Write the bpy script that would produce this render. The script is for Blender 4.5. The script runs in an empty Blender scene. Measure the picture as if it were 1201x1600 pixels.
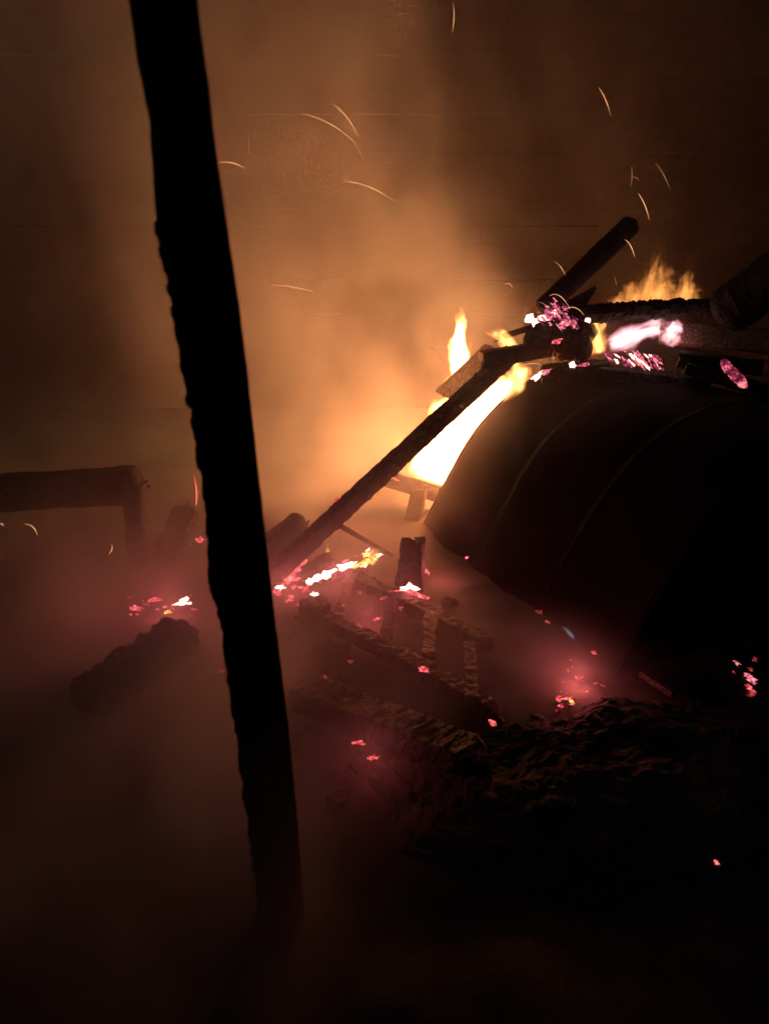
import bpy, math, random
from mathutils import Vector, Matrix, noise, Euler

# ------------------------------------------------------------------ camera, night sky, exposure
sc = bpy.context.scene
COL = sc.collection
CAM_H, PITCH, F = 1.70, math.radians(19.5), 1178.0      # metres, down-tilt, focal length in photo pixels
cd = bpy.data.cameras.new('camera')
cam = bpy.data.objects.new('camera', cd); COL.objects.link(cam)
cam.location = (0, 0, CAM_H); cam.rotation_euler = (math.radians(90) - PITCH, 0, 0)
cd.sensor_fit = 'HORIZONTAL'; cd.sensor_width = 36.0; cd.lens = 36.0 * F / 1201.0
cd.clip_start = 0.05; cd.clip_end = 600
cd.dof.use_dof = True; cd.dof.focus_distance = 4.3; cd.dof.aperture_fstop = 3.2
sc.camera = cam

w = bpy.data.worlds.new('World'); sc.world = w; w.use_nodes = True
wn = w.node_tree
bg = wn.nodes['Background']
sky = wn.nodes.new('ShaderNodeTexSky'); sky.sky_type = 'NISHITA'; sky.sun_disc = False
sky.sun_elevation = math.radians(-2.4); sky.sun_rotation = math.radians(200)
wn.links.new(sky.outputs[0], bg.inputs['Color']); bg.inputs['Strength'].default_value = 0.15

sc.view_settings.view_transform = 'Standard'; sc.view_settings.look = 'None'
sc.view_settings.exposure = 0.0; sc.view_settings.gamma = 1.0
sc.render.engine = 'CYCLES'
cy = sc.cycles
cy.use_denoising = True; cy.denoiser = 'OPENIMAGEDENOISE'
cy.max_bounces = 4; cy.diffuse_bounces = 1; cy.glossy_bounces = 1; cy.volume_bounces = 0
cy.transparent_max_bounces = 24; cy.sample_clamp_indirect = 1.5
cy.use_adaptive_sampling = False
cy.volume_step_rate = 1.0; cy.volume_max_steps = 256
random.seed(11)

# ------------------------------------------------------------------ pixel -> point helpers
CP, SP = math.cos(PITCH), math.sin(PITCH)
def PX(px, py, D):
    """the point on the photo pixel's ray that stands D metres in front of the camera (along the ground)"""
    t = (800.0 - py) / F
    z = D * (t * CP - SP) / (CP + t * SP)
    return Vector(((px - 600.5) / F * (D * CP - z * SP), D, CAM_H + z))
def PG(px, py, z=0.0):
    """the point on the pixel's ray at height z above the ground"""
    t = (800.0 - py) / F
    return PX(px, py, (z - CAM_H) / ((t * CP - SP) / (CP + t * SP)))
def mpp(p):
    """metres per photo pixel at point p"""
    return (p.y * CP - (p.z - CAM_H) * SP) / F

# ------------------------------------------------------------------ node expression helper
class X:
    def __init__(s, nt, sock): s.nt, s.s = nt, sock
    def _m(s, op, *a):
        n = s.nt.nodes.new('ShaderNodeMath'); n.operation = op
        for i, v in enumerate((s,) + a):
            if isinstance(v, X): s.nt.links.new(v.s, n.inputs[i])
            else: n.inputs[i].default_value = v
        return X(s.nt, n.outputs[0])
    def __add__(s, o): return s._m('ADD', o)
    __radd__ = __add__
    def __mul__(s, o): return s._m('MULTIPLY', o)
    __rmul__ = __mul__
    def __sub__(s, o): return s._m('SUBTRACT', o)
    def __rsub__(s, o): return (s * -1.0) + o
    def __truediv__(s, o): return s._m('DIVIDE', o)
    def __pow__(s, o): return s._m('POWER', o)
    def sqrt(s): return s._m('SQRT')
    def max(s, o): return s._m('MAXIMUM', o)
    def min(s, o): return s._m('MINIMUM', o)
    def exp(s): return s._m('EXPONENT')
    def clamp(s): return s.max(0.0).min(1.0)
    def step(s, a, b):
        t = ((s - a) * (1.0 / (b - a))).clamp()
        return t * t * (3.0 - 2.0 * t)
def xyz(nt, sock):
    n = nt.nodes.new('ShaderNodeSeparateXYZ'); nt.links.new(sock, n.inputs[0])
    return [X(nt, n.outputs[i]) for i in range(3)]
def comb(nt, a, b, c):
    n = nt.nodes.new('ShaderNodeCombineXYZ')
    for i, v in enumerate((a, b, c)):
        if isinstance(v, X): nt.links.new(v.s, n.inputs[i])
        else: n.inputs[i].default_value = v
    return n.outputs[0]
def nz(nt, vec, scale, detail=2.0, rough=0.5, dist=0.0, out=0):
    n = nt.nodes.new('ShaderNodeTexNoise')
    nt.links.new(vec, n.inputs['Vector'])
    n.inputs['Scale'].default_value = scale; n.inputs['Detail'].default_value = detail
    n.inputs['Roughness'].default_value = rough; n.inputs['Distortion'].default_value = dist
    return X(nt, n.outputs['Fac'] if 'Fac' in n.outputs else n.outputs[0])

# ------------------------------------------------------------------ materials
def newmat(name):
    m = bpy.data.materials.new(name); m.use_nodes = True
    nt = m.node_tree
    return m, nt, nt.nodes['Principled BSDF'], nt.nodes['Material Output']
def ramp(nt, x, stops):
    r = nt.nodes.new('ShaderNodeValToRGB'); nt.links.new(x.s, r.inputs[0])
    e = r.color_ramp.elements
    while len(e) < len(stops): e.new(0.5)
    for el, (p, c) in zip(e, stops): el.position = p; el.color = (*c, 1)
    return r.outputs[0]
def bump(nt, x, b, strength, dist):
    n = nt.nodes.new('ShaderNodeBump'); n.inputs['Strength'].default_value = strength; n.inputs['Distance'].default_value = dist
    nt.links.new(x.s, n.inputs['Height']); nt.links.new(n.outputs[0], b.inputs['Normal'])
def char_mat(name, lo, hi, scale=9.0):
    m, nt, b, o = newmat(name)
    tc = nt.nodes.new('ShaderNodeTexCoord').outputs['Object']
    a = nz(nt, tc, scale, 5, 0.65)
    v = nt.nodes.new('ShaderNodeTexVoronoi'); v.feature = 'DISTANCE_TO_EDGE'; v.inputs['Scale'].default_value = 34
    nt.links.new(tc, v.inputs['Vector'])
    cr = X(nt, v.outputs['Distance']).step(0.0, 0.12)
    nt.links.new(ramp(nt, a * 0.7 + cr * 0.25, [(0.25, lo), (0.75, hi)]), b.inputs['Base Color'])
    b.inputs['Roughness'].default_value = 0.78; b.inputs['Specular IOR Level'].default_value = 0.25
    bump(nt, cr * 0.7 + a, b, 0.9, 0.006)
    return m
M = {}
M['char'] = char_mat('charred_wood', (0.003, 0.0027, 0.0027), (0.016, 0.014, 0.013))
M['brown'] = char_mat('scorched_wood', (0.012, 0.009, 0.008), (0.05, 0.033, 0.024), 6)
M['pale'] = char_mat('half_burnt_plank', (0.05, 0.03, 0.022), (0.30, 0.19, 0.13), 7)

def ground_mat():
    m, nt, b, o = newmat('ashy_ground')
    tc = nt.nodes.new('ShaderNodeTexCoord').outputs['Object']
    a = nz(nt, tc, 3.0, 6, 0.65); f = nz(nt, tc, 60.0, 4, 0.6)
    nt.links.new(ramp(nt, a * 0.7 + f * 0.3, [(0.3, (0.010, 0.009, 0.008)), (0.7, (0.055, 0.047, 0.042))]), b.inputs['Base Color'])
    b.inputs['Roughness'].default_value = 0.95; b.inputs['Specular IOR Level'].default_value = 0.1
    bump(nt, a + f * 0.25, b, 0.5, 0.02)
    return m
M['ground'] = ground_mat()

def metal_mat():
    m, nt, b, o = newmat('sooty_sheet_metal')
    tc = nt.nodes.new('ShaderNodeTexCoord').outputs['Object']
    a = nz(nt, tc, 2.2, 5, 0.6); f = nz(nt, tc, 40.0, 4, 0.6)
    nt.links.new(ramp(nt, a * 0.75 + f * 0.25, [(0.3, (0.0025, 0.0022, 0.0022)), (0.72, (0.009, 0.0065, 0.006))]), b.inputs['Base Color'])
    b.inputs['Roughness'].default_value = 0.9; b.inputs['Specular IOR Level'].default_value = 0.04
    bump(nt, a + f * 0.25, b, 0.35, 0.012)
    return m
M['metal'] = metal_mat()

def ember_mat(name, hot, glow, strength, cut=(0.30, 0.72)):
    """glowing coal: black crust broken by incandescent patches"""
    m, nt, b, o = newmat(name)
    tc = nt.nodes.new('ShaderNodeTexCoord').outputs['Object']
    oi = nt.nodes.new('ShaderNodeObjectInfo')
    va = nt.nodes.new('ShaderNodeVectorMath'); va.operation = 'ADD'
    mu = nt.nodes.new('ShaderNodeVectorMath'); mu.operation = 'SCALE'; mu.inputs['Scale'].default_value = 37.0
    nt.links.new(oi.outputs['Random'], mu.inputs[0]); nt.links.new(tc, va.inputs[0]); nt.links.new(mu.outputs[0], va.inputs[1])
    g = nz(nt, va.outputs[0], 60.0, 3, 0.65).step(*cut)
    col = ramp(nt, g, [(0.0, tuple(c * 0.22 for c in glow)), (0.4, glow), (1.0, hot)])
    b.inputs['Base Color'].default_value = (0.02, 0.017, 0.016, 1); b.inputs['Roughness'].default_value = 0.9
    nt.links.new(col, b.inputs['Emission Color']); b.inputs['Emission Strength'].default_value = strength
    m.cycles.emission_sampling = 'NONE'
    return m
M['red'] = ember_mat('ember_red', (1.0, 0.22, 0.20), (0.42, 0.030, 0.045), 2.2)
M['dull'] = ember_mat('ember_dull', (0.75, 0.10, 0.10), (0.20, 0.012, 0.02), 1.0)
M['pink'] = ember_mat('ember_pink', (1.0, 0.40, 0.42), (0.50, 0.05, 0.11), 1.4)
M['dull_pink'] = ember_mat('ember_dull_magenta', (0.6, 0.09, 0.20), (0.16, 0.014, 0.06), 1.1)
M['stick'] = ember_mat('ember_stick', (1.0, 0.30, 0.30), (0.34, 0.03, 0.08), 1.2, (0.42, 0.70))
M['stick'].node_tree.nodes['Noise Texture'].inputs['Scale'].default_value = 16.0
M['white'] = ember_mat('ember_white_hot', (1.0, 0.66, 0.50), (1.0, 0.16, 0.18), 4.0, (0.30, 0.5))
M['yellow'] = ember_mat('ember_orange', (1.0, 0.62, 0.16), (0.75, 0.16, 0.02), 2.2, (0.32, 0.55))

def spark_mat(name, col, s):
    m, nt, b, o = newmat(name)
    tc = nt.nodes.new('ShaderNodeTexCoord').outputs['Object']
    g = nz(nt, tc, 30.0, 2, 0.5).step(0.2, 0.7)
    b.inputs['Base Color'].default_value = (0.02, 0.015, 0.01, 1)
    b.inputs['Emission Color'].default_value = (*col, 1)
    nt.links.new((g * (s * 0.8) + s * 0.5).s, b.inputs['Emission Strength'])
    m.cycles.emission_sampling = 'NONE'
    return m
M['spark'] = spark_mat('spark_orange', (1.0, 0.47, 0.20), 1.0)
M['spark_dim'] = spark_mat('spark_faint', (1.0, 0.45, 0.24), 0.42)
M['spark_red'] = spark_mat('spark_red', (1.0, 0.13, 0.09), 1.3)

def flame_mat(name, core, edge, strength, streak=0.0, power=1.4, soft=1.0, sway=0.55):
    """luminous gas: the body glows by volume, brightest along its axis; unit flame along local z, radius about 0.3"""
    m, nt, b, o = newmat(name)
    nt.nodes.remove(b)
    tc = nt.nodes.new('ShaderNodeTexCoord').outputs['Object']
    x, y, z = xyz(nt, tc)
    oi = X(nt, nt.nodes.new('ShaderNodeObjectInfo').outputs['Random'])
    v1 = comb(nt, x * 2.0 + oi * 31.0, y * 2.0, z * 1.6)
    dx = (nz(nt, v1, 1.8, 2, 0.5) - 0.5) * (z * sway)
    v2 = comb(nt, x * 2.0, y * 2.0 + oi * 57.0 + 7.0, z * 1.6)
    dy = (nz(nt, v2, 1.8, 2, 0.5) - 0.5) * (z * sway)
    xx, yy = x + dx, y + dy
    r = (xx * xx + yy * yy).sqrt()
    R = ((1.0 - z).max(0.0) ** 0.75) * 0.27 * (0.55 + 0.45 * z.step(0.0, 0.3)) + 0.004
    f = (1.0 - r / R).clamp()
    f = (f * soft).clamp() ** power
    f = f * z.step(-0.02, 0.06) * (1.0 - z.step(0.55, 1.0))
    if streak > 0:
        v3 = comb(nt, x * 11.0 + oi * 13.0, y * 11.0, z * 1.6 + x * 2.0)
        st = nz(nt, v3, 1.0, 3, 0.6, 0.4).step(0.38, 0.66)
        f = f * (st * streak + (1.0 - streak))
    em = nt.nodes.new('ShaderNodeEmission')
    nt.links.new(ramp(nt, f, [(0.0, edge), (0.55, core), (1.0, core)]), em.inputs['Color'])
    nt.links.new((f * strength).s, em.inputs['Strength'])
    nt.links.new(em.outputs[0], o.inputs['Volume'])
    tr = nt.nodes.new('ShaderNodeBsdfTransparent')
    e2 = nt.nodes.new('ShaderNodeEmission'); e2.inputs['Color'].default_value = (*edge, 1); e2.inputs['Strength'].default_value = 0.004
    ad = nt.nodes.new('ShaderNodeAddShader')
    nt.links.new(tr.outputs[0], ad.inputs[0]); nt.links.new(e2.outputs[0], ad.inputs[1]); nt.links.new(ad.outputs[0], o.inputs['Surface'])
    m.cycles.emission_sampling = 'NONE'
    return m
M['flame'] = flame_mat('flame_yellow_white', (1.0, 0.60, 0.21), (1.0, 0.36, 0.07), 300.0, 0.35, 0.9, 2.4, 0.75)
M['flame_wisp'] = flame_mat('flame_wispy_orange', (1.0, 0.42, 0.10), (0.9, 0.24, 0.05), 11.0, 0.85, 0.7, 1.2, 1.1)
M['flame_mid'] = flame_mat('flame_yellow', (1.0, 0.55, 0.16), (1.0, 0.30, 0.05), 60.0, 0.7, 1.0, 1.2, 1.0)
M['flame_pink'] = flame_mat('flame_pinkish_white', (1.0, 0.62, 0.62), (0.9, 0.26, 0.34), 60.0, 0.8, 0.9, 1.3, 1.0)
M['flame_blue'] = flame_mat('flame_pale_blue', (0.45, 0.50, 0.42), (0.10, 0.14, 0.45), 26.0, 0.3, 1.2)

# ------------------------------------------------------------------ mesh helpers
def link(name, verts, faces, mat, origin=(0, 0, 0), parent=None, smooth=False):
    me = bpy.data.meshes.new(name)
    o_ = Vector(origin)
    me.from_pydata([tuple(Vector(v) - o_) for v in verts], [], faces)
    me.materials.append(mat); me.update()
    if smooth: me.shade_smooth()
    ob = bpy.data.objects.new(name, me); COL.objects.link(ob)
    if parent:
        ob.parent = parent
        ob.location = o_ - parent.location
    else: ob.location = o_
    return ob
def empty(name, loc):
    o = bpy.data.objects.new(name, None); COL.objects.link(o); o.location = loc; o.empty_display_size = 0.1
    return o
def tag(o, label=None, cat=None, group=None, kind=None):
    if label: o['label'] = label
    if cat: o['category'] = cat
    if group: o['group'] = group
    if kind: o['kind'] = kind
    return o

def timber_geo(p0, p1, wd, ht, jag=0.006, seg=0.02, taper=1.0, up=(0, 0, 1), seed=0.0, bow=0.0, ragged=0.0, round_=False, knob=0.0, lumpy=0.0):
    """a sawn or round timber from p0 to p1 with a burnt, chipped, cracked surface"""
    p0, p1 = Vector(p0), Vector(p1)
    ax = p1 - p0; L = ax.length; ax.normalize()
    up = Vector(up)
    if abs(ax.dot(up)) > 0.95: up = Vector((0, 1, 0))
    sd = ax.cross(up).normalized(); u = sd.cross(ax).normalized()
    n = max(4, min(220, int(L / seg)))
    if round_:
        K = 14
        prof = [(0.5 * math.cos(2 * math.pi * k / K), 0.5 * math.sin(2 * math.pi * k / K)) for k in range(K)]
    else:
        c = 0.5 - 0.08
        prof = [(-c, -.5), (-.15, -.5), (.15, -.5), (c, -.5), (.5, -c), (.5, -.15), (.5, .15), (.5, c), (c, .5), (.15, .5), (-.15, .5), (-c, .5), (-.5, c), (-.5, .15), (-.5, -.15), (-.5, -c)]
        K = len(prof)
    V, Fc = [], []
    S = Vector((seed * 7.3, seed * 3.1, seed * 5.7))
    for i in range(n + 1):
        t = i / n
        sc_ = 1 + (taper - 1) * t
        if lumpy: sc_ *= 1 + 0.45 * lumpy * noise.noise(Vector((t * L * 5, seed, 0)))
        if knob: e = min(t, 1 - t) * L / knob; sc_ *= (1 - (1 - min(1, e)) ** 2.2) * 0.9 + 0.1
        cen = p0 + ax * (L * t) + u * (bow * math.sin(math.pi * t))
        for k, (a, b) in enumerate(prof):
            d = sd * (a * wd * sc_) + u * (b * ht * sc_)
            q = cen + d
            dn = d.normalized()
            nv = noise.noise(q * 6 + S) * 0.6 + noise.noise(q * 30 + S) * (0.9 if seg <= 0.015 else 0.35) + noise.noise(q * 75 + S) * (0.8 if seg <= 0.012 else 0.0)
            q = q + dn * (jag * nv)
            if ragged and (i == n or i == 0):
                q = q + ax * (ragged * (noise.noise(q * 30 + S)) * (1 if i == n else -1))
            V.append(q)
    for i in range(n):
        for k in range(K):
            k2 = (k + 1) % K
            Fc.append((i * K + k, i * K + k2, (i + 1) * K + k2, (i + 1) * K + k))
    V.append(p0.copy()); V.append(p1 + ax * ragged * 0.3)
    a, b = len(V) - 2, len(V) - 1
    for k in range(K):
        k2 = (k + 1) % K
        Fc.append((a, k2, k)); Fc.append((b, n * K + k, n * K + k2))
    return V, Fc
def timber(name, p0, p1, wd, ht, mat='char', parent=None, **kw):
    V, Fc = timber_geo(p0, p1, wd, ht, **kw)
    return link(name, V, Fc, M[mat], origin=p0, parent=parent)

def ico():
    t = (1 + 5 ** 0.5) / 2
    v = [(-1, t, 0), (1, t, 0), (-1, -t, 0), (1, -t, 0), (0, -1, t), (0, 1, t), (0, -1, -t), (0, 1, -t), (t, 0, -1), (t, 0, 1), (-t, 0, -1), (-t, 0, 1)]
    f = [(0, 11, 5), (0, 5, 1), (0, 1, 7), (0, 7, 10), (0, 10, 11), (1, 5, 9), (5, 11, 4), (11, 10, 2), (10, 7, 6), (7, 1, 8), (3, 9, 4), (3, 4, 2), (3, 2, 6), (3, 6, 8), (3, 8, 9), (4, 9, 5), (2, 4, 11), (6, 2, 10), (8, 6, 7), (9, 8, 1)]
    v = [Vector(a).normalized() for a in v]
    vv = list(v); ff = []; mid = {}
    def m(a, b):
        k = (min(a, b), max(a, b))
        if k not in mid: mid[k] = len(vv); vv.append(((vv[a] + vv[b]) / 2).normalized())
        return mid[k]
    for a, b, c in f:
        x, y, z = m(a, b), m(b, c), m(c, a)
        ff += [(a, x, z), (b, y, x), (c, z, y), (x, y, z)]
    return vv, ff
IV, IF = ico()
def lump(name, loc, size, mat, rz=0.0, rx=0.0, ry=0.0, rough=0.45, seed=None):
    """an irregular angular chunk"""
    seed = random.random() * 100 if seed is None else seed
    R = Euler((rx, ry, rz)).to_matrix()
    V = []
    for v in IV:
        k = 1 + rough * noise.noise(v * 1.7 + Vector((seed, seed * 2, 0))) + rough * 0.6 * (noise.cell(v * 2.3 + Vector((0, seed, seed))) - 0.5)
        V.append(R @ Vector((v.x * size[0] * k, v.y * size[1] * k, v.z * size[2] * k)))
    me = bpy.data.meshes.new(name); me.from_pydata([tuple(v) for v in V], [], IF); me.materials.append(M[mat]); me.update()
    ob = bpy.data.objects.new(name, me); COL.objects.link(ob); ob.location = loc
    return ob

# ------------------------------------------------------------------ the setting: ground, wall behind the smoke
def gz(x, y):
    """height of the burnt ground"""
    d = math.hypot(x - 0.2, y - 3)
    k = max(0.0, 1 - d / 9)
    q = Vector((x, y, 0))
    return k * (0.05 * noise.noise(q * 1.1) + 0.03 * noise.noise(q * 4.3) + 0.012 * noise.noise(q * 14)) - 0.01
def axis_pts(lo, hi, near_lo, near_hi, step):
    a = []; v = near_lo; s = step
    while v > lo: s *= 1.5; v -= s; a.append(max(v, lo))
    a.reverse(); v = near_lo
    while v < near_hi: a.append(v); v += step
    s = step
    while v < hi: a.append(v); s *= 1.5; v += s
    a.append(hi); return a
xs = axis_pts(-300, 300, -3.2, 3.4, 0.06); ys = axis_pts(-300, 300, 0.6, 6.6, 0.06)
V = [(x, y, gz(x, y)) for y in ys for x in xs]; nx = len(xs)
Fc = [(j * nx + i, j * nx + i + 1, (j + 1) * nx + i + 1, (j + 1) * nx + i) for j in range(len(ys) - 1) for i in range(nx - 1)]
g = link('ground', V, Fc, M['ground'], smooth=True); tag(g, kind='structure', label='dark ashy burnt ground under the fire')

wall = tag(empty('board_wall', (2.4, 8.25, 0)), 'sooty wall of horizontal boards showing faintly through smoke behind the raised pole', 'wall')
for k in range(24):
    z0 = 0.02 + k * 0.17
    ends = [-5.0, -1.9 + random.uniform(-.7, .7), 1.6 + random.uniform(-.7, .7), 5.2]
    for x0, x1 in zip(ends, ends[1:]):
        zz = z0 + 0.075 + random.uniform(-.006, .006)
        timber('board', (x0 + 0.004, 8.2 + random.uniform(-.012, .012), zz), (x1 - 0.004, 8.2 + random.uniform(-.012, .012), zz + random.uniform(-.012, .012)), 0.03, 0.173, 'brown', wall, jag=0.006, seg=0.05, seed=k + x0)
for x in (-4.2, -1.9, 0.2, 2.4, 4.6):
    timber('stud', (x, 8.29, 0), (x, 8.29, 4.1), 0.09, 0.09, 'char', wall, jag=0.004, seg=0.08, seed=x)

# ------------------------------------------------------------------ smoke: a drifting plume lit only by the fire
def smoke_volume(name, lo, hi, res, field, color, label):
    vol = bpy.data.volumes.new(name)
    ob = bpy.data.objects.new(name, vol); COL.objects.link(ob)
    m, nt, b, o = newmat(name + '_material'); nt.nodes.remove(b)
    pv = nt.nodes.new('ShaderNodeVolumePrincipled')
    pv.inputs['Color'].default_value = (*color, 1); pv.inputs['Density'].default_value = 1.0
    pv.inputs['Anisotropy'].default_value = 0.0
    nt.links.new(pv.outputs[0], o.inputs['Volume'])
    gt = bpy.data.node_groups.new(name + '_nodes', 'GeometryNodeTree')
    gt.interface.new_socket('Geometry', in_out='INPUT', socket_type='NodeSocketGeometry')
    gt.interface.new_socket('Geometry', in_out='OUTPUT', socket_type='NodeSocketGeometry')
    go = gt.nodes.new('NodeGroupOutput')
    vc = gt.nodes.new('GeometryNodeVolumeCube')
    vc.inputs['Min'].default_value = lo; vc.inputs['Max'].default_value = hi
    for s, r in zip(('Resolution X', 'Resolution Y', 'Resolution Z'), res): vc.inputs[s].default_value = r
    pos = gt.nodes.new('GeometryNodeInputPosition').outputs[0]
    d = field(gt, pos)
    gt.links.new(d.s, vc.inputs['Density'])
    sm = gt.nodes.new('GeometryNodeSetMaterial'); sm.inputs['Material'].default_value = m
    gt.links.new(vc.outputs[0], sm.inputs['Geometry']); gt.links.new(sm.outputs[0], go.inputs[0])
    mod = ob.modifiers.new('smoke', 'NODES'); mod.node_group = gt
    vol.materials.append(m); m.cycles.volume_step_rate = 3.0
    vol.render.space = 'WORLD'; vol.render.step_size = 0.14
    tag(ob, label, 'smoke', kind='stuff')
    return ob
def field(nt, pos):
    x, y, z = xyz(nt, pos)
    wv = nz(nt, pos, 0.8, 2, 0.5)
    warped = comb(nt, x + (wv - 0.5) * 1.5, y * 0.8, z * 0.55 - (wv - 0.5) * 1.1)
    turb = nz(nt, warped, 1.5, 5, 0.58, 0.8).step(0.43, 0.62)
    # rising column, leaning to the left as it climbs
    cx = 0.22 - 0.36 * (z - 0.5)
    hw = 1.18 + 0.22 * z
    u = (x - cx + (wv - 0.5) * 1.2) / hw
    col = (1.0 - (u * u).sqrt().step(0.30, 1.40)) * (1.0 - (x + 0.32 * (z - 1.0) + (wv - 0.5) * 1.3).step(0.40, 1.15) * z.step(0.7, 1.5) * 0.93)
    back = y.step(3.4, 4.9)
    a = (col + 0.03) * back * (0.12 + 1.05 * turb) * 1.25
    fx, fy, fz = x - 0.45, y - 5.0, z - 0.7
    fr_ = (fx * fx + fy * fy + fz * fz).sqrt()
    a = a * (0.12 + 0.88 * fr_.step(0.3, 2.7))      # clearer hot air round the fire, thinned further to even out and spread the glow
    # haze hanging low over the ember bed in front and to the left
    side = (1.0 - (x - 0.9 * (1.0 - z.step(0.1, 0.4)) * y.step(2.15, 2.7) * (1.0 - y.step(2.9, 3.5)) + 0.25 * (1.0 - y.step(1.4, 2.4))).step(-0.35, 0.35)) * x.step(-3.6, -2.2) * (0.45 + 0.55 * x.step(-2.0, -0.9))
    low = (1.0 - z.step(0.05, 0.85)) * (1.55 - 0.55 * y.step(2.2, 3.2))
    b = side * (low * (0.35 + 0.9 * turb) * 0.46 + 0.035 * y.step(2.4, 3.4)) * y.step(0.75, 1.6)
    edge = (1.0 - y.step(6.6, 7.6)) * (1.0 - z.step(3.6, 4.4)) * (1.0 - x.step(1.9, 2.5))
    return ((a + b) * edge).max(0.0)
smoke_volume('smoke_plume', (-3.4, 0.75, -0.05), (2.5, 7.6, 4.4), (78, 88, 60), field, (0.93, 0.90, 0.88), 'fire lit smoke rising behind the charred post and drifting left')

# ------------------------------------------------------------------ flames
def flame(label, base, height, width, mat, lean=(0, 0), group=None, light=None, depth=None, name='flame', cat='flame'):
    K, n = 14, 12
    V, Fc = [], []
    for i in range(n + 1):
        z = -0.02 + 1.04 * i / n
        R = 0.36 * max(0.0, 1.04 - z) ** 0.6 + 0.02
        for k in range(K):
            a = 2 * math.pi * k / K
            V.append((R * math.cos(a), R * math.sin(a), z))
    for i in range(n):
        for k in range(K): Fc.append((i * K + k, i * K + (k + 1) % K, (i + 1) * K + (k + 1) % K, (i + 1) * K + k))
    Fc.append(tuple(range(K - 1, -1, -1))); Fc.append(tuple(n * K + k for k in range(K)))
    me = bpy.data.meshes.new(name); me.from_pydata(V, [], Fc); me.materials.append(M[mat]); me.update()
    ob = bpy.data.objects.new(name, me); COL.objects.link(ob)
    ob.location = base; ob.rotation_euler = (lean[1], lean[0], random.uniform(-.3, .3))
    sx = width / 0.54; ob.scale = (sx, (depth or width) / 0.54, height)
    tag(ob, label, cat, group)
    if light: fire_light(Vector(base) + Vector(light[2]), light[0], light[1], ob)
    return ob
def fire_light(p, power, col, owner, radius=0.06):
    l = bpy.data.lights.new('fire_light', 'POINT'); l.energy = power; l.color = col; l.shadow_soft_size = radius
    lo = bpy.data.objects.new('fire_light', l); COL.objects.link(lo); lo.location = p
    lo['kind'] = 'helper'
    return lo
OR = (1.0, 0.165, 0.05)
b = PX(676, 754, 5.0)
flame('big white hot flame burning between the leaning beam and the arched metal', b, 1.0, 0.74, 'flame', lean=(0.50, 0), depth=0.4, light=(165, OR, (0.10, 0, 0.34)))
b = PX(716, 592, 5.05)
flame('narrow bright flame tip shooting up above the leaning beam', b, 0.50, 0.19, 'flame', light=(16, OR, (0, 0, 0.1)))
b = PX(790, 630, 4.75)
flame('pale torn flame under the top end of the leaning beam', b, 0.36, 0.24, 'flame_mid', lean=(0.3, 0))
flame('ragged flame licking out between the beam and the arched rim', PX(742, 668, 4.9), 0.42, 0.30, 'flame', lean=(0.5, 0))
b = PX(808, 548, 4.7)
flame('small yellow flame lying left over the short stub on the pile', b, 0.26, 0.14, 'flame_mid', lean=(-0.95, 0))
b = PX(936, 552, 4.5)
flame('curling yellow flame between the pile and the knobbly log', b, 0.27, 0.18, 'flame_mid', lean=(-0.25, 0), light=(0.5, (1, .45, .25), (0, -.1, .1)))
b = PX(952, 538, 4.38)
flame('pinkish white flame lying sideways under the knobbly log', b, 0.46, 0.20, 'flame_pink', lean=(1.25, 0), light=(0.9, (1, .42, .40), (0.30, -.12, .02)))
flame('white hot flame tip at the end of the pale plank', PX(1040, 538, 4.36), 0.17, 0.17, 'flame_pink', lean=(0.5, 0))
for px, py, h, wdt, ln in ((964, 480, .12, .20, .25), (984, 480, .22, .22, .12), (1004, 480, .42, .16, .16), (1016, 480, .30, .28, .02), (1036, 480, .36, .20, -.12), (1052, 480, .20, .26, .15), (1068, 478, .27, .15, .02), (1082, 476, .13, .16, .2)):
    flame('wispy orange flame tongue flickering up behind the knobbly log', PX(px, py, 4.95 + random.uniform(-.05, .05)), h, wdt, 'flame_wisp', lean=(ln, 0), group='wispy flames behind the knobbly log')
flame('small yellow flame at the foot of the thin stick', PG(578, 882, 0.02), 0.13, 0.09, 'flame_mid', lean=(0.45, 0), light=(0.25, OR, (0, 0, .06)))
flame('tiny yellow flame on a black lump by the foot of the leaning beam', PX(513, 866, 3.75), 0.07, 0.045, 'flame_mid', lean=(-0.1, 0))
flame('small pale blue flame jet under the lower edge of the arched metal', PX(897, 998, 2.88), 0.10, 0.035, 'flame_blue', lean=(-0.75, 0))

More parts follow.
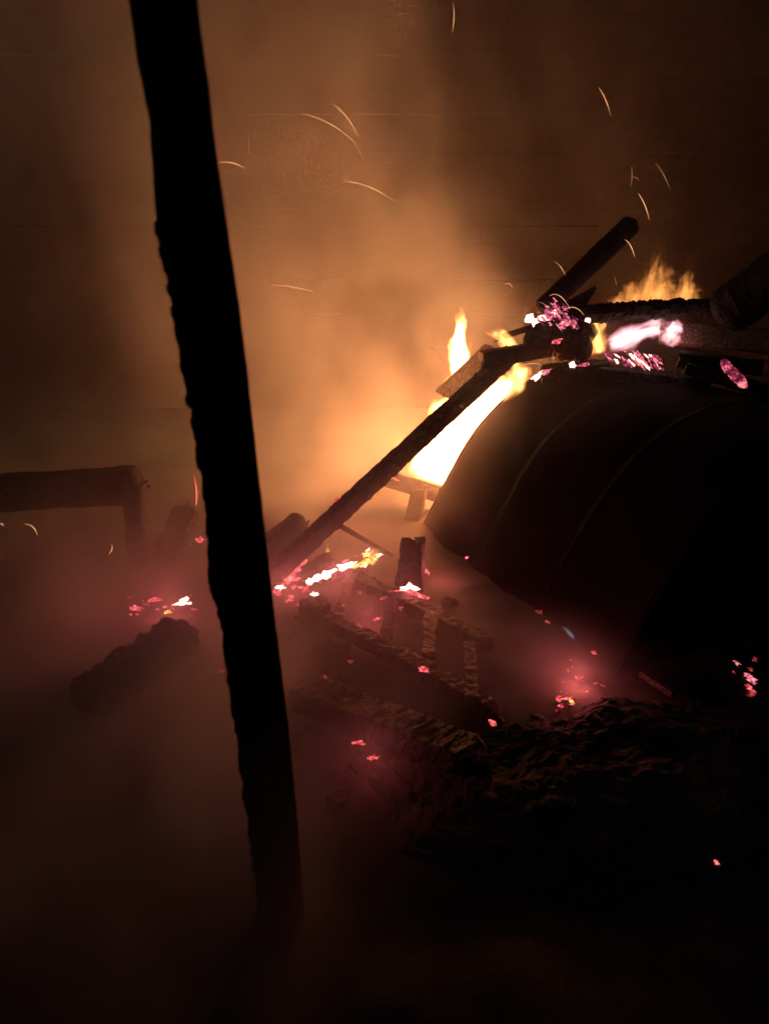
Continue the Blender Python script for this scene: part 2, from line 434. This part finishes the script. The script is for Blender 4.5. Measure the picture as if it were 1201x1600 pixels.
# ------------------------------------------------------------------ arched sheet metal shell
E0, E1, RAD = PG(660, 822), PG(962, 1052), 0.97
dax = (E1 - E0); LEN = dax.length; dax.normalize(); nrm = Vector((-dax.y, dax.x, 0))
if nrm.x < 0: nrm = -nrm
HALF = [(-0.04, -0.07), (0.0, 0.0), (0.10, 0.186), (0.187, 0.338), (0.29, 0.506), (0.382, 0.624), (0.478, 0.718), (0.612, 0.823), (0.749, 0.895), (0.93, 0.945), (1.15, 0.960)]
ARC = HALF + [(2.30 - a_, z_) for a_, z_ in reversed(HALF[:-1])]        # section across the bowed sheet: (across, height)
def arch_pt(s, th, r=RAD):
    u = min(max(th / math.pi, 0.0), 0.99999) * (len(ARC) - 1); i = int(u); f = u - i
    p = [Vector(ARC[min(max(i + k, 0), len(ARC) - 1)]) for k in (-1, 0, 1, 2)]
    q = 0.5 * ((2 * p[1]) + (p[2] - p[0]) * f + (2 * p[0] - 5 * p[1] + 4 * p[2] - p[3]) * f * f + (3 * p[1] - p[0] - 3 * p[2] + p[3]) * f ** 3)
    out = (q - Vector((1.15, 0.25))).normalized()
    w_ = Vector((s * 3, th * 2, 0.0))
    q = q + out * (r - RAD + (0.016 * noise.noise(w_ * 1.3) + 0.005 * noise.noise(w_ * 5)) * min(1.0, s * 5))
    return E0 + dax * (LEN * s) + nrm * q.x + Vector((0, 0, q.y))
shell = tag(empty('arched_metal_shell', E0), 'large dark arched sheet metal shell standing under the burning timbers', 'metal shell')
def shell_sheet(s0, s1, thick, off):
    NA, NS = 56, 16; V, Fc = [], []
    for j in range(NS + 1):
        for i in range(NA + 1):
            th = math.pi * i / NA; s = s0 + (s1 - s0) * j / NS
            V.append(arch_pt(s, th, RAD + off)); V.append(arch_pt(s, th, RAD + off - thick))
    W = (NA + 1) * 2
    for j in range(NS):
        for i in range(NA):
            a, b_ = j * W + i * 2, (j + 1) * W + i * 2
            Fc += [(a, a + 2, b_ + 2, b_), (a + 1, b_ + 1, b_ + 3, a + 3)]
    for i in range(NA):
        for a in (i * 2, NS * W + i * 2): Fc.append((a, a + 1, a + 3, a + 2))
    for j in range(NS):
        for i in (0, NA): a, b_ = j * W + i * 2, (j + 1) * W + i * 2; Fc.append((a, b_, b_ + 1, a + 1))
    return V, Fc
for s0, s1, off in ((0, 0.36, 0.0), (0.34, 0.69, 0.003), (0.67, 1.0, 0.0)):
    V, Fc = shell_sheet(s0, s1, 0.005, off); link('metal_sheet', V, Fc, M['metal'], E0, shell, smooth=True)
for s in (0.001, 0.985):     # rolled stiffening rims
    V, Fc = [], []
    NA, K = 72, 8
    for i in range(NA + 1):
        th = math.pi * i / NA; c = arch_pt(s, th, RAD - 0.004); rad = (c - arch_pt(s, th, RAD - 0.1)).normalized()
        for k in range(K):
            a = 2 * math.pi * k / K; V.append(c + rad * (0.011 * math.cos(a)) + dax * (0.011 * math.sin(a)))
    for i in range(NA):
        for k in range(K): Fc.append((i * K + k, i * K + (k + 1) % K, (i + 1) * K + (k + 1) % K, (i + 1) * K + k))
    link('rim', V, Fc, M['metal'], E0, shell, smooth=True)
for sa, sb in ((0.972, 0.975), (0.022, 0.025)):  # closures added to both shell ends to block firelight from inside
    NA = 48; V = []; Fc = []
    for i in range(NA + 1):
        th = math.pi * i / NA
        for s in (sa, sb): V.append(arch_pt(s, th, RAD - 0.002))
    V += [E0 + dax * (LEN * s) + nrm * 1.15 for s in (sa, sb)]
    for i in range(NA): Fc += [(i * 2, i * 2 + 2, 2 * NA + 2), (i * 2 + 1, 2 * NA + 3, i * 2 + 3)]
    link('light_stop_panel', V, Fc, M['metal'], E0, shell)

# ------------------------------------------------------------------ the charred post close to the camera
pts = [((-60), 246), (0, 254), (190, 282), (300, 298), (520, 330), (760, 362), (940, 381), (1100, 404), (1400, 436), (1490, 446)]
LEFT = {-60: 196, 0: 201, 100: 216, 190: 234, 300: 241, 360: 246, 520: 276, 760: 316, 900: 327, 935: 330, 955: 341, 1100: 362, 1250: 382, 1400: 402, 1560: 418}
RIGHT = {-60: 302, 0: 309, 130: 326, 260: 342, 520: 380, 810: 412, 950: 428, 1150: 452, 1300: 467, 1400: 473, 1560: 484}
def interp(d, v):
    ks = sorted(d)
    for a, b_ in zip(ks, ks[1:]):
        if a <= v <= b_: return d[a] + (d[b_] - d[a]) * (v - a) / (b_ - a)
    return d[ks[0]] if v < ks[0] else d[ks[-1]]
V, Fc = [], []
n = 330; K = 12; PD = 1.50
prof = [(-1, -.7), (-1, -.25), (-1, .25), (-1, .7), (-.7, 1), (0, 1), (.7, 1), (1, .7), (1, 0), (1, -.7), (.6, -1), (-.6, -1)]
for i in range(n + 1):
    py = -420 + (1500 + 420) * i / n
    if py < -60:
        a = PX(196 + (py + 60) * 0.13, py, PD); b_ = PX(302 + (py + 60) * 0.13, py, PD)
    else: a = PX(interp(LEFT, py), py, PD); b_ = PX(interp(RIGHT, py), py, PD)
    c = (a + b_) / 2; hw = (b_ - a).length / 2
    for k, (u, v) in enumerate(prof):
        u2 = u * (1 - 0.12 * (v + 1) / 2); vd = Vector((c.x, c.y, 0)).normalized(); q = c + Vector((vd.y, -vd.x, 0)) * (u2 * hw) + vd * (v * 0.055 + 0.055)
        chip = 0.0
        if u < -0.5 and py > 330: chip = -0.0022 * (noise.cell(Vector((q.z * 46, k * 0.3, 3))) - 0.4) * 2 + 0.0016 * noise.noise(q * 60)
        V.append(q + Vector((-(chip) + 0.0010 * noise.noise(q * 25), 0.003 * noise.noise(q * 18), 0)))
for i in range(n):
    for k in range(K): Fc.append((i * K + k, (i + 1) * K + k, (i + 1) * K + (k + 1) % K, i * K + (k + 1) % K))
Fc.append(tuple(range(K))); Fc.append(tuple(n * K + K - 1 - k for k in range(K)))
base = PX(446, 1500, PD)
post = link('charred_post', V, Fc, M['char'], Vector((base.x, PD, 0)))
tag(post, 'tall black charred wooden post with chipped edge standing closest to the viewer', 'post')

# ------------------------------------------------------------------ timbers of the collapsed frame
def T(label, a, b_, wd, ht, mat='char', name='charred_beam', cat='beam', group=None, **kw):
    return tag(timber(name, a, b_, wd, ht, mat, **kw), label, cat, group)
T('long charred beam leaning from the embers up to the burning pile', PG(418, 905, 0.03), PX(800, 552, 4.62), 0.088, 0.094, jag=0.006, seg=0.008, seed=1, ragged=0.03)
T('wide scorched plank lit by fire behind the leaning beam top', PX(690, 618, 4.86), PX(768, 545, 4.9), 0.02, 0.11, 'pale', 'scorched_plank', 'plank', jag=0.005, seed=2, ragged=0.05)
T('short charred stub lying across the top end of the leaning beam', PX(752, 562, 4.52), PX(872, 542, 4.56), 0.10, 0.095, jag=0.007, seg=0.014, seed=3, ragged=0.02)
T('round charred pole sticking up out of the burning pile', PX(842, 488, 4.55), PX(994, 343, 4.35), 0.118, 0.118, name='charred_pole', cat='pole', jag=0.006, seed=4, round_=True, taper=0.98, knob=0.04, lumpy=0.10)
T('pointed black splinter of board standing beside the raised pole', PX(880, 496, 4.6), PX(931, 448, 4.55), 0.03, 0.16, name='splintered_board', cat='board', jag=0.004, seed=5, taper=0.12)
T('knobbly charred log lying over the pink flame', PX(905, 492, 4.5), PX(1150, 480, 4.35), 0.11, 0.105, name='charred_log', cat='log', jag=0.014, seg=0.012, seed=6, round_=True, bow=0.012, knob=0.05, lumpy=0.3)
T('half burnt pale plank lying to the right of the pink flame', PX(1030, 518, 4.42), PX(1260, 540, 4.30), 0.15, 0.035, 'pale', 'scorched_plank', 'plank', up=(0, -0.75, 0.66), jag=0.004, seed=7)
T('thick black log end rising out of the pile beside the pale plank', PX(1118, 500, 4.3), PX(1290, 372, 4.0), 0.26, 0.26, name='charred_log', cat='log', jag=0.02, seg=0.02, seed=8, round_=True, knob=0.08, lumpy=0.2)
T('black scrap of board under the pale plank on the arched metal', PX(1060, 560, 4.25), PX(1190, 575, 4.1), 0.12, 0.08, name='charred_board', cat='board', jag=0.01, seed=9, ragged=0.03)
T('short black log buried in the middle of the burning pile', PX(818, 528, 4.6), PX(925, 548, 4.45), 0.16, 0.15, name='charred_log', cat='log', jag=0.02, seg=0.012, seed=10, round_=True, knob=0.05, lumpy=0.3)
T('stubby black block crowning the pile under the raised pole', PX(835, 520, 4.66), PX(905, 498, 4.62), 0.14, 0.13, name='charred_block', cat='block', jag=0.016, seg=0.02, seed=11)
T('grey ragged board end poking left out of the pile above the stub', PX(778, 528, 4.8), PX(850, 505, 4.75), 0.12, 0.03, 'brown', 'charred_board', 'board', jag=0.008, seed=12, ragged=0.05)
T('flat black board carrying the pink embers on the arched metal', PX(930, 580, 4.46), PX(1100, 598, 4.40), 0.20, 0.07, name='charred_board', cat='board', jag=0.014, seg=0.012, seed=21, ragged=0.03, lumpy=0.2)
T('black slab under the middle of the burning pile', PX(846, 584, 4.62), PX(950, 575, 4.52), 0.22, 0.09, name='charred_board', cat='board', jag=0.014, seg=0.012, seed=22, ragged=0.03, lumpy=0.2)
T('crooked black branch wedged behind the magenta embers', PX(842, 515, 4.55), PX(935, 520, 4.52), 0.12, 0.12, name='charred_branch', cat='branch', jag=0.02, seg=0.012, seed=23, round_=True, knob=0.05, lumpy=0.4)
T('wide black board sloping down the arched metal under the glowing stick', PX(1070, 572, 4.2), PX(1290, 640, 4.0), 0.22, 0.06, name='charred_board', cat='board', jag=0.014, seg=0.015, seed=24, ragged=0.03, lumpy=0.2)
# on the ember bed
T('thin dark stick propped above the small yellow flame', PX(532, 822, 3.85), PG(612, 868, 0.01), 0.026, 0.030, name='charred_stick', cat='stick', jag=0.003, seed=13, taper=0.8)
T('upright black block standing behind the white hot coal', PG(640, 915, 0.0), PX(645, 845, 3.72), 0.14, 0.13, name='charred_block', cat='block', jag=0.010, seg=0.015, seed=14, ragged=0.06, lumpy=0.5, taper=0.8)
T('scorched board lying flat in smoke beside the arched metal corner', PX(590, 742, 4.9), PX(690, 772, 4.8), 0.05, 0.12, 'brown', 'scorched_board', 'board', jag=0.005, seed=15, ragged=0.02)
T('scorched upright board in smoke just left of the arched metal corner', PX(640, 835, 4.6), PX(655, 765, 4.75), 0.10, 0.05, 'brown', 'scorched_board', 'board', jag=0.005, seed=16)
T('black lump of timber at the foot of the leaning beam', PG(478, 905, 0.02), PG(524, 880, 0.10), 0.13, 0.11, name='charred_block', cat='block', jag=0.014, seg=0.015, seed=17, ragged=0.02)
T('small black block lying in front of the glowing line of coals', PG(472, 962, 0.03), PG(512, 955, 0.03), 0.12, 0.12, name='charred_block', cat='block', jag=0.012, seg=0.015, seed=18, ragged=0.02)
pal = tag(empty('burnt_pallet', PG(600, 950)), 'burnt wooden frame with cross bars lying on red embers', 'pallet')
for a, b_ in (((505, 884), (770, 1012)), ((478, 952), (780, 1118))):
    timber('rail', PG(*a, 0.03), PG(*b_, 0.03), 0.08, 0.065, 'char', pal, jag=0.009, seg=0.012, seed=a[0], lumpy=0.35, knob=0.06, bow=0.015)
for t, k0, k1 in ((0.16, -.05, 0.9), (0.40, 0.0, 1.08), (0.63, -.1, 0.75), (0.86, 0.1, 1.05)):
    a = PG(505 + 265 * t, 884 + 128 * t, 0.065); b_ = PG(478 + 302 * t, 952 + 166 * t, 0.06)
    timber('cross_bar', a + (b_ - a) * k0, a + (b_ - a) * k1, 0.055, 0.03, 'char', pal, jag=0.007, seg=0.012, seed=20 + t * 9, lumpy=0.4, ragged=0.04, knob=0.03)
T('heavy black beam lying on the ground in front of the burnt frame', PG(455, 1075, 0.05), PG(760, 1195, 0.05), 0.15, 0.10, jag=0.010, seg=0.012, seed=30, ragged=0.05, lumpy=0.3, knob=0.08)
T('black log lying in reddish smoke left of the charred post', PG(120, 1100, 0.06), PG(300, 985, 0.07), 0.20, 0.18, name='charred_log', cat='log', jag=0.03, seg=0.012, seed=31, round_=True, knob=0.09, lumpy=0.35)
fr = tag(empty('burnt_rail_frame', PX(205, 880, 3.9)), 'burnt timber frame with rail and uprights looming in smoke at the left', 'timber frame')
r0, r1 = PX(-140, 778, 3.85), PX(225, 757, 3.95)
timber('top_rail', r0, r1, 0.12, 0.19, 'char', fr, jag=0.014, seg=0.02, seed=40, ragged=0.07, lumpy=0.4, knob=0.05)
for px in (207, -40):
    q = PX(px, 760, 3.91); q.z = 0; timber('upright', q, Vector((q.x, q.y, 0.48)), 0.12, 0.12, 'char', fr, jag=0.02, seg=0.02, seed=px, lumpy=0.4)
T('leaning black board between the burnt frame and the charred post', PG(255, 885), PX(292, 790, 4.15), 0.15, 0.06, name='charred_board', cat='board', jag=0.016, seg=0.012, seed=43, ragged=0.06, lumpy=0.8, knob=0.05)
T('dark slab of timber behind the foot of the leaning beam', PG(395, 880, 0.05), PX(480, 815, 4.1), 0.06, 0.20, name='charred_board', cat='board', jag=0.02, seed=44, ragged=0.08, lumpy=0.4, knob=0.08)
T('faintly lit burnt stick lying by the end of the arched metal', PG(1002, 1052, 0.03), PG(1052, 1085, 0.02), 0.03, 0.03, 'brown', 'charred_stick', 'stick', jag=0.003, seed=45)

# ------------------------------------------------------------------ dark heap of ash and rubble in front
def heap(label, poly, zmax, name='ash_heap', cat='heap'):
    cx = sum(p.x for p in poly) / len(poly); cy_ = sum(p.y for p in poly) / len(poly)
    N = 110; R = 40; V = []; Fc = []
    def rim(a):
        d = Vector((math.cos(a), math.sin(a)))
        best = 0.1
        for p, q in zip(poly, poly[1:] + poly[:1]):
            x1, y1, x2, y2 = p.x - cx, p.y - cy_, q.x - cx, q.y - cy_
            det = d.x * (y1 - y2) - d.y * (x1 - x2)
            if abs(det) < 1e-9: continue
            t = (x1 * (y1 - y2) - y1 * (x1 - x2)) / det; s = (d.x * y1 - d.y * x1) / det
            if t > 0 and -1e-6 <= s <= 1 + 1e-6: best = t
        return best
    for j in range(R + 1):
        for i in range(N):
            a = 2 * math.pi * i / N; r = rim(a) * (1 + 0.10 * noise.noise(Vector((math.cos(a) * 2, math.sin(a) * 2, 1)))) * j / R
            x, y = cx + r * math.cos(a), cy_ + r * math.sin(a); q = Vector((x, y, 0))
            k = 1 - (j / R) ** 2.2
            V.append((x, y, gz(x, y) + k * zmax * (0.8 + 0.5 * noise.noise(q * 3)) + (0.012 * noise.noise(q * 9) + 0.012 * noise.noise(q * 24) + 0.008 * noise.noise(q * 60)) * (1 if j < R else 0) - (0.03 if j == R else 0)))
    for j in range(R):
        for i in range(N): Fc.append((j * N + i, j * N + (i + 1) % N, (j + 1) * N + (i + 1) % N, (j + 1) * N + i))
    ob = link(name, V, Fc, M['ground'], (cx, cy_, 0)); tag(ob, label, cat); return ob
heap('low black heap of ash and rubble in front of the arched metal', [PG(540, 1185), PG(700, 1150), PG(880, 1118), PG(970, 1085), PG(1180, 1130), PG(1230, 1330), PG(900, 1420), PG(620, 1330)], 0.10)
for k in range(46):
    px, py = random.uniform(440, 1150), random.uniform(905, 1330)
    if px > 760 and py < 1060: continue
    p = PG(px, py); s = random.uniform(0.015, 0.05)
    o = lump('charred_chunk', (p.x, p.y, gz(p.x, p.y) + s * 0.3), (s * random.uniform(.8, 2.2), s, s * random.uniform(.5, .9)), 'char', random.uniform(0, 3), random.uniform(-.3, .3), 0)
    tag(o, 'black chunk of charcoal lying among the ash on the ground', 'charcoal', 'charcoal chunks strewn over the ground')

# ------------------------------------------------------------------ embers
def ember(p, L, W, mat, ang=0.0, label='', group=None, name='ember', H=None):
    m = mpp(p)
    o = lump(name, p, (L * m / 2, W * m / 2, (H or W) * m / 2), mat, 0, 0, -ang + random.uniform(-.15, .15), rough=0.95)
    return tag(o, label, 'ember', group)
def on_ground(px, py, lift=0.012):
    p = PG(px, py)
    for _ in range(6): p = PG(px, py, gz(p.x, p.y) + lift)
    return p
def cluster(label, spots, group, lift=0.012):
    for s in spots:
        px, py, L, W, mat = s[:5]; ang = s[5] if len(s) > 5 else 0
        p = PX(px, py, s[6]) if len(s) > 6 else on_ground(px, py, lift)
        ember(p, L, W, mat, ang, label, group)
cluster('glowing red coal on the ground left of the charred post', [(212, 951, 26, 10, 'red'), (241, 937, 24, 6, 'red'), (287, 941, 30, 16, 'white', 0.3), (262, 957, 12, 7, 'yellow', .5), (286, 996, 14, 6, 'dull'), (312, 844, 18, 9, 'red', .5), (346, 1048, 12, 8, 'dull'), (228, 944, 12, 6, 'dull'), (270, 950, 10, 6, 'dull')], 'coals left of the post')
cluster('glowing red coal strung along the foot of the leaning beam', [(432, 925, 16, 14, 'red', .8), (446, 909, 30, 9, 'red', .75), (466, 888, 34, 13, 'red', .6), (437, 920, 20, 9, 'white', .6), (470, 885, 18, 7, 'white', .5), (470, 946, 16, 9, 'dull'), (540, 773, 22, 8, 'dull', .6, 4.02), (530, 780, 26, 7, 'red', .6, 4.02)], 'coals along the beam foot', 0.06)
cluster('white hot streak of coals beside the small yellow flame', [(488, 907, 24, 13, 'white', .5), (508, 899, 34, 13, 'white', .5), (530, 888, 32, 11, 'white', .4), (545, 882, 26, 9, 'white', .3), (492, 928, 18, 8, 'white'), (520, 882, 14, 5, 'red', .4), (540, 876, 12, 4, 'red', .4), (563, 882, 30, 8, 'yellow', .3), (580, 874, 30, 10, 'yellow', .5), (590, 868, 18, 6, 'white', .5), (573, 866, 16, 10, 'yellow', .2)], 'streak of white hot coals', 0.09)
cluster('pink glowing coal scattered over the burnt frame', [(640, 922, 30, 17, 'white', .1), (630, 925, 34, 14, 'red'), (655, 932, 30, 12, 'red', -.4), (588, 968, 12, 6, 'red'), (600, 935, 14, 6, 'dull'), (565, 925, 12, 6, 'dull'), (625, 950, 12, 5, 'dull'), (667, 893, 10, 6, 'red', -.6), (661, 1046, 20, 7, 'red', -.5), (548, 1033, 10, 5, 'dull'), (507, 1057, 10, 6, 'dull', -.5), (536, 946, 5, 4, 'red'), (610, 746, 14, 5, 'red', .2, 4.75), (618, 749, 12, 4, 'red', -.4, 4.75)], 'coals over the burnt frame', 0.085)
cluster('red coal on the front rim of the ash heap', [(561, 1160, 22, 8, 'red'), (557, 1151, 8, 5, 'dull'), (585, 1185, 20, 11, 'red'), (621, 1185, 14, 6, 'dull'), (628, 1170, 8, 8, 'dull', -.8), (662, 1144, 14, 8, 'red'), (769, 1129, 14, 8, 'red', -.3)], 'coals on the ash heap rim')
cluster('red coal glowing under the lower corner of the arched metal', [(873, 1093, 10, 7, 'red', -.5), (886, 1091, 16, 6, 'red'), (893, 1096, 12, 6, 'yellow', -.6), (876, 1104, 12, 5, 'red', -.7), (868, 1110, 6, 4, 'dull'), (930, 1022, 20, 6, 'red', -.4), (855, 972, 9, 5, 'dull', -.5), (842, 956, 10, 9, 'dull'), (730, 872, 10, 6, 'red', -.4), (742, 882, 12, 5, 'dull', -.5)], 'coals under the arched metal')
cluster('pink coal on the ground by the far right end of the arched metal', [(1150, 1036, 16, 6, 'pink', -.5), (1146, 1051, 8, 3, 'dull', -.4), (1172, 1045, 12, 5, 'dull', -.6), (1168, 1056, 18, 7, 'pink', -.5), (1174, 1064, 22, 8, 'pink', -.5), (1172, 1076, 20, 9, 'red', -.6), (1172, 1084, 12, 10, 'dull'), (1180, 1030, 7, 7, 'dull'), (1120, 1349, 16, 6, 'red', -.7)], 'coals by the far end of the arched metal')
# embers in the pile, all at the pile's own distance
def pile(rows): return [(px, py, L, W, m, a, D) for px, py, L, W, m, a, D in rows]
sp = []
for k in range(44):
    t = random.random(); px = 848 + 46 * t + random.uniform(-10, 10); py = 500 - 34 * math.sin(math.pi * min(1, t * 0.9 + .1)) * random.random() + 6 * t + random.uniform(-4, 8)
    sp.append((px, py, random.uniform(7, 17), random.uniform(2.5, 6), random.choice(('pink', 'pink', 'pink', 'dull_pink')), -.75 + random.uniform(-.2, .2), 4.44))
cluster('magenta glowing chip on the pile at the foot of the raised pole', sp, 'magenta embers at the pole foot')
cluster('white hot coal on top of the burning pile', [(832, 500, 26, 15, 'white', .2, 4.46), (850, 496, 26, 12, 'white', .2, 4.46), (862, 490, 22, 10, 'white', .3, 4.46), (918, 500, 10, 8, 'white', 0, 4.4)], 'white hot coals on the pile')
sp = []
for k in range(46):
    t = random.random(); u = random.random()
    sp.append((950 + 92 * t, 545 + 24 * u + 10 * t, random.uniform(8, 22), random.uniform(2, 5), random.choice(('pink', 'dull_pink', 'red', 'pink', 'dull_pink', 'white')), -.78 + random.uniform(-.12, .12), 4.36))
cluster('pink glowing chip below the pink flame on the arched metal', sp, 'pink embers under the sideways flame')
cluster('small coal along the top edge of the arched metal', [(838, 588, 22, 10, 'white', .5, 4.5), (852, 580, 20, 9, 'pink', .4, 4.5), (895, 571, 14, 10, 'white', 0, 4.45), (912, 570, 20, 8, 'pink', 0, 4.45), (870, 533, 20, 8, 'red', .2, 4.42), (880, 508, 20, 12, 'pink', 0, 4.42)], 'coals on the arched metal edge')
st = PX(1125, 562, 4.0); en = PX(1166, 606, 3.92)
T('short stick glowing magenta on the dark arched metal', st, en, 0.05, 0.045, 'stick', 'glowing_stick', 'stick', jag=0.010, seg=0.006, seed=50, ragged=0.02, round_=True, knob=0.03, lumpy=0.8)
sp = []
for k in range(40):
    t = random.random(); px = 428 + 150 * t + random.uniform(-6, 6); py = 928 - 58 * t + random.uniform(-14, 26)
    sp.append((px, py, random.uniform(5, 14), random.uniform(3, 6), random.choice(('red', 'dull', 'dull', 'red', 'white')), random.uniform(0, .8)))
cluster('small red coal in the dense ember bed right of the charred post', sp, 'coals of the ember bed', 0.05)
sp = [(random.uniform(866, 945), random.uniform(1030, 1104), random.uniform(4, 10), random.uniform(2.5, 4.5), random.choice(('dull', 'dull', 'red')), random.uniform(-.7, .2)) for k in range(16)]
cluster('tiny coal in the red glow under the corner of the arched metal', sp, 'tiny coals under the metal corner', 0.02)
sp = [(random.uniform(200, 305), random.uniform(930, 962), random.uniform(4, 10), random.uniform(2.5, 5), random.choice(('dull', 'red', 'dull')), random.uniform(-.3, .5)) for k in range(12)]
cluster('tiny coal strewn between the larger coals left of the charred post', sp, 'tiny coals left of the post', 0.02)
RED = (1.0, 0.16, 0.155)
for px, py, z, pw in ((262, 940, .10, .9), (450, 905, .10, .55), (530, 890, .12, .55), (640, 920, .10, .45), (575, 960, .08, .35), (905, 1058, .07, .55), (690, 888, .07, .45), (580, 1165, .10, .14), (270, 1010, .10, .6)):
    fire_light(PG(px, py, z), pw * 7, RED, None, 0.05)
fire_light(PX(860, 485, 4.3), 0.25, (1, .3, .4), None, 0.04)

# ------------------------------------------------------------------ sparks: light trails of flying sparks, modelled as thin glowing threads
def spark(pts, D, r, mat, label, group):
    r *= 0.8
    P = [PX(x, y, D) for x, y in pts]
    if len(P) == 2: P = [P[0], (P[0] + P[1]) / 2, P[1]]
    N = 10; V = []; Fc = []
    C = [P[0] * (1 - t) ** 2 + (P[1] * 2 - (P[0] + P[2]) / 2) * (2 * t * (1 - t)) + P[2] * t * t for t in [i / N for i in range(N + 1)]]
    for i, c in enumerate(C):
        d = (C[min(i + 1, N)] - C[max(i - 1, 0)]).normalized(); a = d.cross(Vector((0, 1, 0.01))).normalized(); b_ = a.cross(d)
        rr = r * (0.25 + 0.75 * math.sin(math.pi * min(1, max(0, (i + .6) / (N + 1.2)))))
        for k in range(5): q = 2 * math.pi * k / 5; V.append(c + a * (rr * math.cos(q)) + b_ * (rr * math.sin(q)))
    for i in range(N):
        for k in range(5): Fc.append((i * 5 + k, i * 5 + (k + 1) % 5, (i + 1) * 5 + (k + 1) % 5, (i + 1) * 5 + k))
    Fc.append((4, 3, 2, 1, 0)); Fc.append(tuple(N * 5 + k for k in range(5)))
    o = link('spark', V, Fc, M[mat], C[N // 2]); tag(o, label, 'spark', group)
A = ('thin orange spark trail drifting in the lit smoke above the leaning beam', 'sparks in the smoke')
Bq = ('fine orange spark trail flying round the raised charred pole', 'sparks round the raised pole')
Cq = ('small curled spark trail in the dark smoke over the burnt rail frame', 'sparks at the left frame')
Dq = ('bright spark trail curling over the burning pile', 'sparks on the pile')
for pts, D, r, mat, lg in [
    (((708, 5), (709, 28), (706, 50)), 4.2, .0024, 'spark', A), (((471, 177), (515, 193), (552, 221)), 3.9, .0024, 'spark', A), (((519, 162), (542, 183), (558, 212)), 3.9, .0024, 'spark', A),
    (((552, 222), (561, 236), (567, 250)), 3.9, .0018, 'spark_dim', A), (((341, 254), (362, 254), (380, 262)), 3.6, .0026, 'spark', A), (((508, 270), (518, 274)), 3.9, .0018, 'spark_dim', A),
    (((537, 283), (577, 292), (615, 315)), 3.9, .0024, 'spark', A), (((427, 446), (460, 449), (492, 457)), 3.8, .0025, 'spark', A), (((660, 538), (682, 550), (700, 575)), 4.1, .0020, 'spark_dim', A),
    (((731, 433), (738, 434), (742, 441)), 4.2, .0020, 'spark_dim', A), (((788, 444), (795, 443), (800, 449)), 4.2, .0028, 'spark', A),
    (((935, 136), (946, 156), (954, 181)), 4.2, .0024, 'spark', Bq), (((986, 258), (987, 275), (985, 292)), 4.2, .0018, 'spark_dim', Bq), (((987, 276), (993, 277), (998, 281)), 4.2, .0020, 'spark_dim', Bq),
    (((1024, 254), (1036, 272), (1046, 294)), 4.2, .0018, 'spark_dim', Bq), (((997, 302), (1007, 320), (1014, 343)), 4.2, .0026, 'spark', Bq), (((976, 374), (985, 384), (991, 401)), 4.2, .0026, 'spark', Bq),
    (((865, 408), (875, 416), (883, 430)), 4.2, .0022, 'spark', Bq), (((960, 432), (963, 446)), 4.3, .0018, 'spark_dim', Bq),
    (((303, 745), (307, 766), (306, 790)), 3.4, .0050, 'spark_red', Cq), (((259, 741), (264, 736), (269, 738)), 3.6, .0024, 'spark_dim', Cq), (((38, 819), (51, 823), (58, 836)), 3.5, .0028, 'spark', Cq),
    (((174, 850), (175, 858), (170, 866)), 3.6, .0030, 'spark', Cq), (((-2, 822), (3, 818), (5, 822)), 3.6, .0030, 'spark', Cq), (((18, 812), (22, 811)), 3.6, .002, 'spark_dim', Cq),
    (((813, 572), (828, 568), (843, 569)), 4.35, .0030, 'spark', Dq), (((858, 462), (874, 462), (890, 482)), 4.2, .0024, 'spark', Dq), (((878, 486), (896, 480), (912, 492)), 4.2, .0024, 'spark', Dq), (((840, 472), (848, 474), (856, 481)), 4.2, .002, 'spark_dim', Dq)]:
    spark(pts, D, r, mat, *lg)
